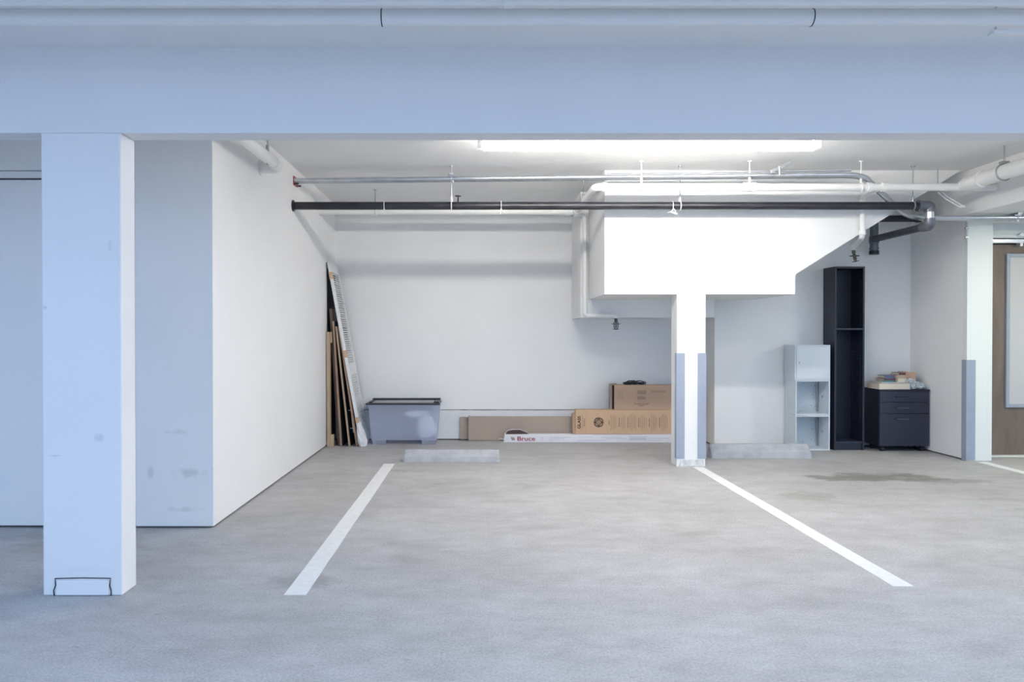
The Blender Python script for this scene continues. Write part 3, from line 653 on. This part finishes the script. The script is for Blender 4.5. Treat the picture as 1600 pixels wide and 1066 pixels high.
# glass carton
gc = tag(build('glass_carton', MB().box(1.105,2.62-.1,8.50,8.63,.099,.378), BOXT, bevel=.003), 'tan printed carton marked as glass, lying on the white carton', 'box')
build('end_flap', MB().box(1.075,1.105,8.515,8.625,.10,.33).prism([(8.60,.378),(8.502,.378),(8.505,.362)], 'x', 1.12, 1.14), BOXT2, gc)
yf = 8.4975
text('printed_word', 'GLASS', .05, (1.145,yf,.235), gc, INK, rot='up', width=.145, height=.036, bold=.0012)
text('printed_word', 'FRAGILE', .02, (1.205,yf,.235), gc, INK, rot='up', width=.09, height=.013)
mb = MB()
for x, a in ((1.178,.19),(1.187,.15)): mb.box(x-.0014, x+.0014, yf, yf+.0018, .235-a/2, .235+a/2)
mb.box(1.226,1.2275,yf,yf+.0018,.10,.377)
build('fine_print', mb, INKL, gc)
mb = MB(); cx, cz = 1.372, .235     # round monogram
mb.prism([(cx+.058*math.cos(2*PI*k/40), cz+.058*math.sin(2*PI*k/40)) for k in range(40)], 'y', yf+.0004, yf+.0022)
build('round_emblem', mb, INK, gc)
mb = MB()
mb.ring((cx,yf,cz), (0,1,0), .0475, .0016, n_=36, m_=6)
for sx, sz in ((-1,1),(1,1),(-1,-1),(1,-1)):
    c0 = (cx+sx*.0185, yf, cz+sz*.0185); mb.ring(c0, (0,1,0), .0145, .003, n_=20, m_=6)
    mb.tube([(cx+sx*.030,yf,cz+sz*.030),(cx,yf,cz),], .0024, n_=6)
    a = math.atan2(sz, sx)
    for dd in (-.5, .5): mb.tube([(cx+.052*math.cos(a+dd-.15),yf,cz+.052*math.sin(a+dd-.15)),(cx+.06*math.cos(a+dd+.12),yf,cz+.06*math.sin(a+dd+.12))], .002, n_=6)
for v in mb.v: v.y = yf + (v.y-yf)*.15
build('emblem_lettering', mb, BOXT, gc)
mb = MB()
cols = [(1.493,[.055]),(1.515,[.19]),(1.532,[.16]),(1.55,[.18]),(1.568,[.13]),(1.61,[.10]),(1.635,[.12]),(1.655,[.17]),(1.672,[.14]),
        (1.71,[.12]),(1.735,[.17]),(1.757,[.20]),(1.778,[.15]),(1.797,[.17]),(1.835,[.11]),(1.857,[.14]),(1.878,[.18]),(1.898,[.13]),(1.918,[.10]),
        (1.958,[.10]),(1.982,[.22]),(2.0,[.17]),(2.018,[.18]),(2.038,[.12]),(2.075,[.12]),(2.098,[.16]),(2.118,[.19]),(2.14,[.17]),(2.16,[.14])]
rng = random.Random(11)
for i, (x, (h,)) in enumerate(cols):
    wd = .005 if i in (0,5,9,14,19,24) else .0022
    z = .235-h/2
    while z < .235+h/2:
        e = min(z+rng.uniform(.012,.03), .235+h/2); mb.box(x-wd/2, x+wd/2, yf, yf+.0018, z, e); z = e+.0035
for x in (2.215,2.235,2.255): mb.box(x, x+.002, yf, yf+.0018, .20, .275)
build('fine_print', mb, INK, gc)
mb = MB().box(2.305,2.46,yf,yf+.0018,.17,.176).box(2.305,2.46,yf,yf+.0018,.294,.30).box(2.305,2.311,yf,yf+.0018,.17,.30).box(2.454,2.46,yf,yf+.0018,.17,.30).box(2.33,2.43,yf,yf+.0018,.195,.275)
build('printed_label_frame', mb, INK, gc)
# upper carton
uc = tag(build('upper_carton', MB().box(1.555,2.56,8.515,8.655,.379,.665), BOXT2, bevel=.003), 'brown carton stacked on top of the glass carton', 'box')
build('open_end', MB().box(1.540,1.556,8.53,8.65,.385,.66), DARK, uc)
build('end_flap', MB().box(1.515,1.535,8.55,8.66,.385,.672).box(1.53,1.60,8.60,8.66,.666,.676), BOXM, uc)
text('printed_word', 'DO NOT LAY FLAT', .02, (1.87,8.512,.447), uc, INK, width=.17, height=.012)
text('printed_word', 'INSIDE', .02, (1.87,8.512,.428), uc, INK, width=.055, height=.010)
mb = MB()
for k in range(5): mb.box(1.82,1.925,8.5125,8.5145,.56+k*.009,.566+k*.009)
for k in range(4): mb.box(1.82,1.92,8.5125,8.5145,.50+k*.009,.506+k*.009)
mb.box(1.83,1.91,8.5125,8.5145,.475,.48)
for k in range(3): mb.box(1.98,2.15,8.5125,8.5145,.58+k*.009,.585+k*.009)
for k in range(5): mb.box(2.22,2.32,8.5125,8.5145,.555+k*.01,.561+k*.01)
for k in range(3): mb.box(1.60+k*.022,1.604+k*.022,8.5125,8.5145,.50,.60)
build('faded_print', mb, INKL, uc)
gl = MB(); crumple(gl, (1.72,8.58,.684), (.055,.04,.018), .3, 2, 2, flat=.6665); crumple(gl, (1.80,8.58,.688), (.05,.04,.02), .4, 5, 2, flat=.6665); crumple(gl, (1.88,8.58,.682), (.045,.03,.015), .35, 7, 2, flat=.6665)
gl.tube([(1.67,8.56,.675),(1.72,8.545,.712),(1.80,8.55,.712)], .006, bend=.02, n_=8).tube([(1.78,8.545,.70),(1.85,8.54,.715),(1.93,8.55,.695),(1.92,8.55,.675)], .005, bend=.02, n_=8)
tag(build('crumpled_cloth', gl, BLKP), 'small crumpled black bundle lying on the upper brown carton', 'cloth')

# ------------------------------------------------------------------ cube shelves
cubes = [('topmost white cube cabinet with a closed pale door, on the cube stack', True), ('middle open white cube of the stack, with a thin rod inside', False), ('bottom open white cube of the stack, standing on the floor', False)]
X0, X1, Y0, Y1, HH = 3.40, 3.772, 7.925, 8.205, .378
for i, (lab, door) in enumerate(cubes):
    z = (2-i)*(HH+.002); ox = (-.008, .0, .0)[i]; x0, x1 = X0+ox, X1
    t = thing('cube_shelf', lab, 'shelf', ((x0+x1)/2, 8.07, z), 'stacked cube shelves'); del t['group']
    p = .014
    c = MB().box(x0,x0+p,Y0,Y1,z,z+HH).box(x1-p,x1,Y0,Y1,z,z+HH).box(x0+p,x1-p,Y0,Y1,z,z+p).box(x0+p,x1-p,Y0,Y1,z+HH-p,z+HH)
    build('cube_body', c, CUBE, t, .001)
    build('back_panel', MB().box(x0+p,x1-p,Y1-.012,Y1-.004,z+p,z+HH-p), CUBE, t)
    if door:
        d_ = build('cube_door', MB().box(x0+p+.002,x1-p-.002,Y0-.002,Y0+.012,z+p+.002,z+HH-p-.002), CUBE, t, .001)
        build('door_knob', MB().rod((x0+.045,Y0-.014,z+.19),(x0+.045,Y0-.002,z+.19), .007, 10), GALV2, d_)
    else:
        build('support_rod', MB().rod((x1-p-.014,Y1-.035,z+p),(x1-p-.014,Y1-.035,z+HH-p), .009, 12), GALV2, t)
        build('corner_seam', MB().box(x1-p-.008,x1-p-.001,Y1-.022,Y1-.013,z+p,z+HH-p), DARK, t)
        hm = MB()
        for hx, hz in ((.20,.33),(.20,.06),(.29,.30),(.30,.20),(.29,.08),(.33,.30),(.33,.07)): hm.rod((x0+hx,Y1-.0135,z+hz),(x0+hx,Y1-.0115,z+hz), .004, 8)
        build('screw_hole', hm, DARK, t)
        build('cabinet_knob', MB().rod((x1-.028,8.06,z+.19),(x1-p,8.06,z+.19), .009, 10), GALV, t)

# ------------------------------------------------------------------ tall bookcase
t = thing('tall_bookcase', 'tall narrow blue-black open bookcase between the cube shelves and the filing cabinet', 'bookcase', (3.99, 8.08, 0))
a0, a1, c0, c1, TH = 3.826, 4.150, 7.94, 8.205, 1.985; p = .020
build('side_panel', MB().box(a0,a0+p,c0,c1,0,TH), BLKF, t, .0015)
build('side_panel', MB().box(a1-p,a1,c0,c1,0,TH), BLKF, t, .0015)
build('top_panel', MB().box(a0+p,a1-p,c0,c1,TH-p,TH), BLKF, t, .0015)
build('back_panel', MB().box(a0+p,a1-p,c1-.008,c1-.002,.02,TH-p), BLKF, t)
build('shelf', MB().box(a0+p,a1-p,c0+.005,c1-.008,1.30,1.32), BLKF2, t, .0015)
build('bottom_shelf', MB().box(a0+p,a1-p,c0+.003,c1-.008,.075,.095), BLKF2, t, .0015)
build('plinth', MB().box(a0+p,a1-p,c0+.012,c0+.027,0,.075), BLKF, t)
hm = MB()
for k in range(52):
    zz = .32+k*.032
    if (k % 13) > 10: continue
    for yy in (c0+.045, c1-.05):
        if 1.28 < zz < 1.34 or zz > 1.85: continue
        if zz > 1.32 and yy > c0+.1: continue
        hm.rod((a1-p-.0012,yy,zz),(a1-p+.001,yy,zz), .0035, 6)
build('shelf_pin_hole', hm, mat('pale_pin_hole', (.45,.47,.52), .5), t)

# ------------------------------------------------------------------ filing cabinet
t = thing('filing_cabinet', 'black three-drawer filing cabinet on casters beside the right wall', 'cabinet', (4.53, 8.0, 0))
f0, f1, g0, g1, fb, ft = 4.262, 4.795, 7.845, 8.15, .055, .665
build('cabinet_body', MB().box(f0,f1,g0+.018,g1,fb,ft-.018), BLKF, t, .002)
build('cabinet_top', MB().box(f0-.003,f1,g0-.002,g1,ft-.018,ft), BLKF, t, .002)
for za, zb in ((.06,.405),(.410,.525),(.530,.644)):
    d_ = build('drawer', MB().box(f0+.003,f1-.003,g0,g0+.017,za,zb), BLKF2, t, .002)
    zh = zb-.055 if zb < .5 else (za+zb)/2
    xm = 4.50
    build('drawer_handle', MB().tube([(xm-.065,g0,zh),(xm-.065,g0-.02,zh),(xm+.065,g0-.02,zh),(xm+.065,g0,zh)], .005, bend=.01, n_=8), HANDLE if zb < .53 else BLKP, d_)
for x in (f0+.055, f1-.055):
    for y in (g0+.05, g1-.05):
        build('caster', MB().rod((x-.02,y,.024),(x+.02,y,.024), .024, 18).box(x-.012,x+.012,y-.012,y+.012,.03,.056), BLKP, t)

# ------------------------------------------------------------------ books and paper on the cabinet
def book(x0, x1, y0, y1, z0, z1, cover, label, rz=0, rx=0, cat='book', pages=PAPER):
    t = thing('book', label, cat, ((x0+x1)/2, (y0+y1)/2, z0))
    c = .0035
    build('book_cover', MB().box(x0,x1,y0,y1,z0,z0+c).box(x0,x1,y0,y1,z1-c,z1).box(x0,x1,*((y1-c,y1) if cover is PAPER else (y0,y0+c)),z0+c,z1-c), cover, t)
    build('book_pages', MB().box(x0+c,x1-c,y0+c+.0005,y1-c-.0005,z0+c,z1-c), pages, t)
    t.rotation_euler = (0, rx, rz); return t
z = ft
book(4.265,4.60,7.86,8.10,z,z+0.0603, PAPER, 'large wide cream-edged book at the bottom of the pile on the cabinet')
book(4.30,4.58,7.90,8.12,z+0.0626,z+0.0719, GREYC, 'thin pale grey folder lying on the widest book', rz=.03)
book(4.345,4.47,7.92,8.08,z+0.0731,z+0.0905, TEAL, 'thin teal book on the left of the pile')
book(4.350,4.475,7.93,8.09,z+0.0916,z+0.1090, MAROON, 'thin dark red-brown book lying on the teal one', rz=.05)
book(4.375,4.475,7.94,8.10,z+0.1114,z+0.1438, NAVY, 'navy blue book on top of the left stack', rz=-.04)
book(4.485,4.585,7.90,8.06,z+0.0731,z+0.1160, PAPER, 'thick cream book in the middle of the pile', rz=.02)
book(4.485,4.580,7.91,8.07,z+0.1172,z+0.1485, TAN, 'tan covered book lying on the thick cream book', rz=-.05)
book(4.505,4.575,7.92,8.06,z+0.1496,z+0.1740, MAROON, 'small dark red book near the top of the pile', rz=.1)
book(4.590,4.70,7.94,8.10,z+0.0870,z+0.1810, TANR, 'thick pinkish tan book or box tilted at the top right of the pile', rx=.08)
mb = MB()
crumple(mb, (4.66,7.91,z+.045), (.065,.035,.045), .5, 12, 3, 2.6, flat=z+.001)
crumple(mb, (4.73,7.92,z+.035), (.045,.04,.038), .5, 15, 3, 2.6, flat=z+.001)
crumple(mb, (4.62,7.89,z+.085), (.045,.025,.025), .5, 21, 3, 3.0)
tag(build('crumpled_paper', mb, TISS), 'crumpled pale newspaper at the right end of the cabinet top', 'paper')

# ------------------------------------------------------------------ groups of repeated things
GROUPS = {'pipe_hanger':'rod hangers holding the ceiling pipes','cable_tie':'cable ties on the black pipe','parking_line':'painted parking lines on the floor',
 'wheel_stop':'concrete wheel stops at the head of the stalls','book':'books piled on the filing cabinet','metal_conduit':'silver conduits under the ceiling','cube_shelf':'stacked cube shelves',
 'overhead_pipe':'white pipes across the front aisle','cupboard_panel':'panels leaning in the left corner','flat_carton':'flat cartons along the rear wall','conduit_clamp':'clamps on the conduits',
 'sprinkler_drop':'sprinkler drops by the stair enclosure'}
for o in list(C.objects):
    if o.parent is None and o.get('category') and o.name.split('.')[0] in GROUPS: o['group'] = GROUPS[o.name.split('.')[0]]
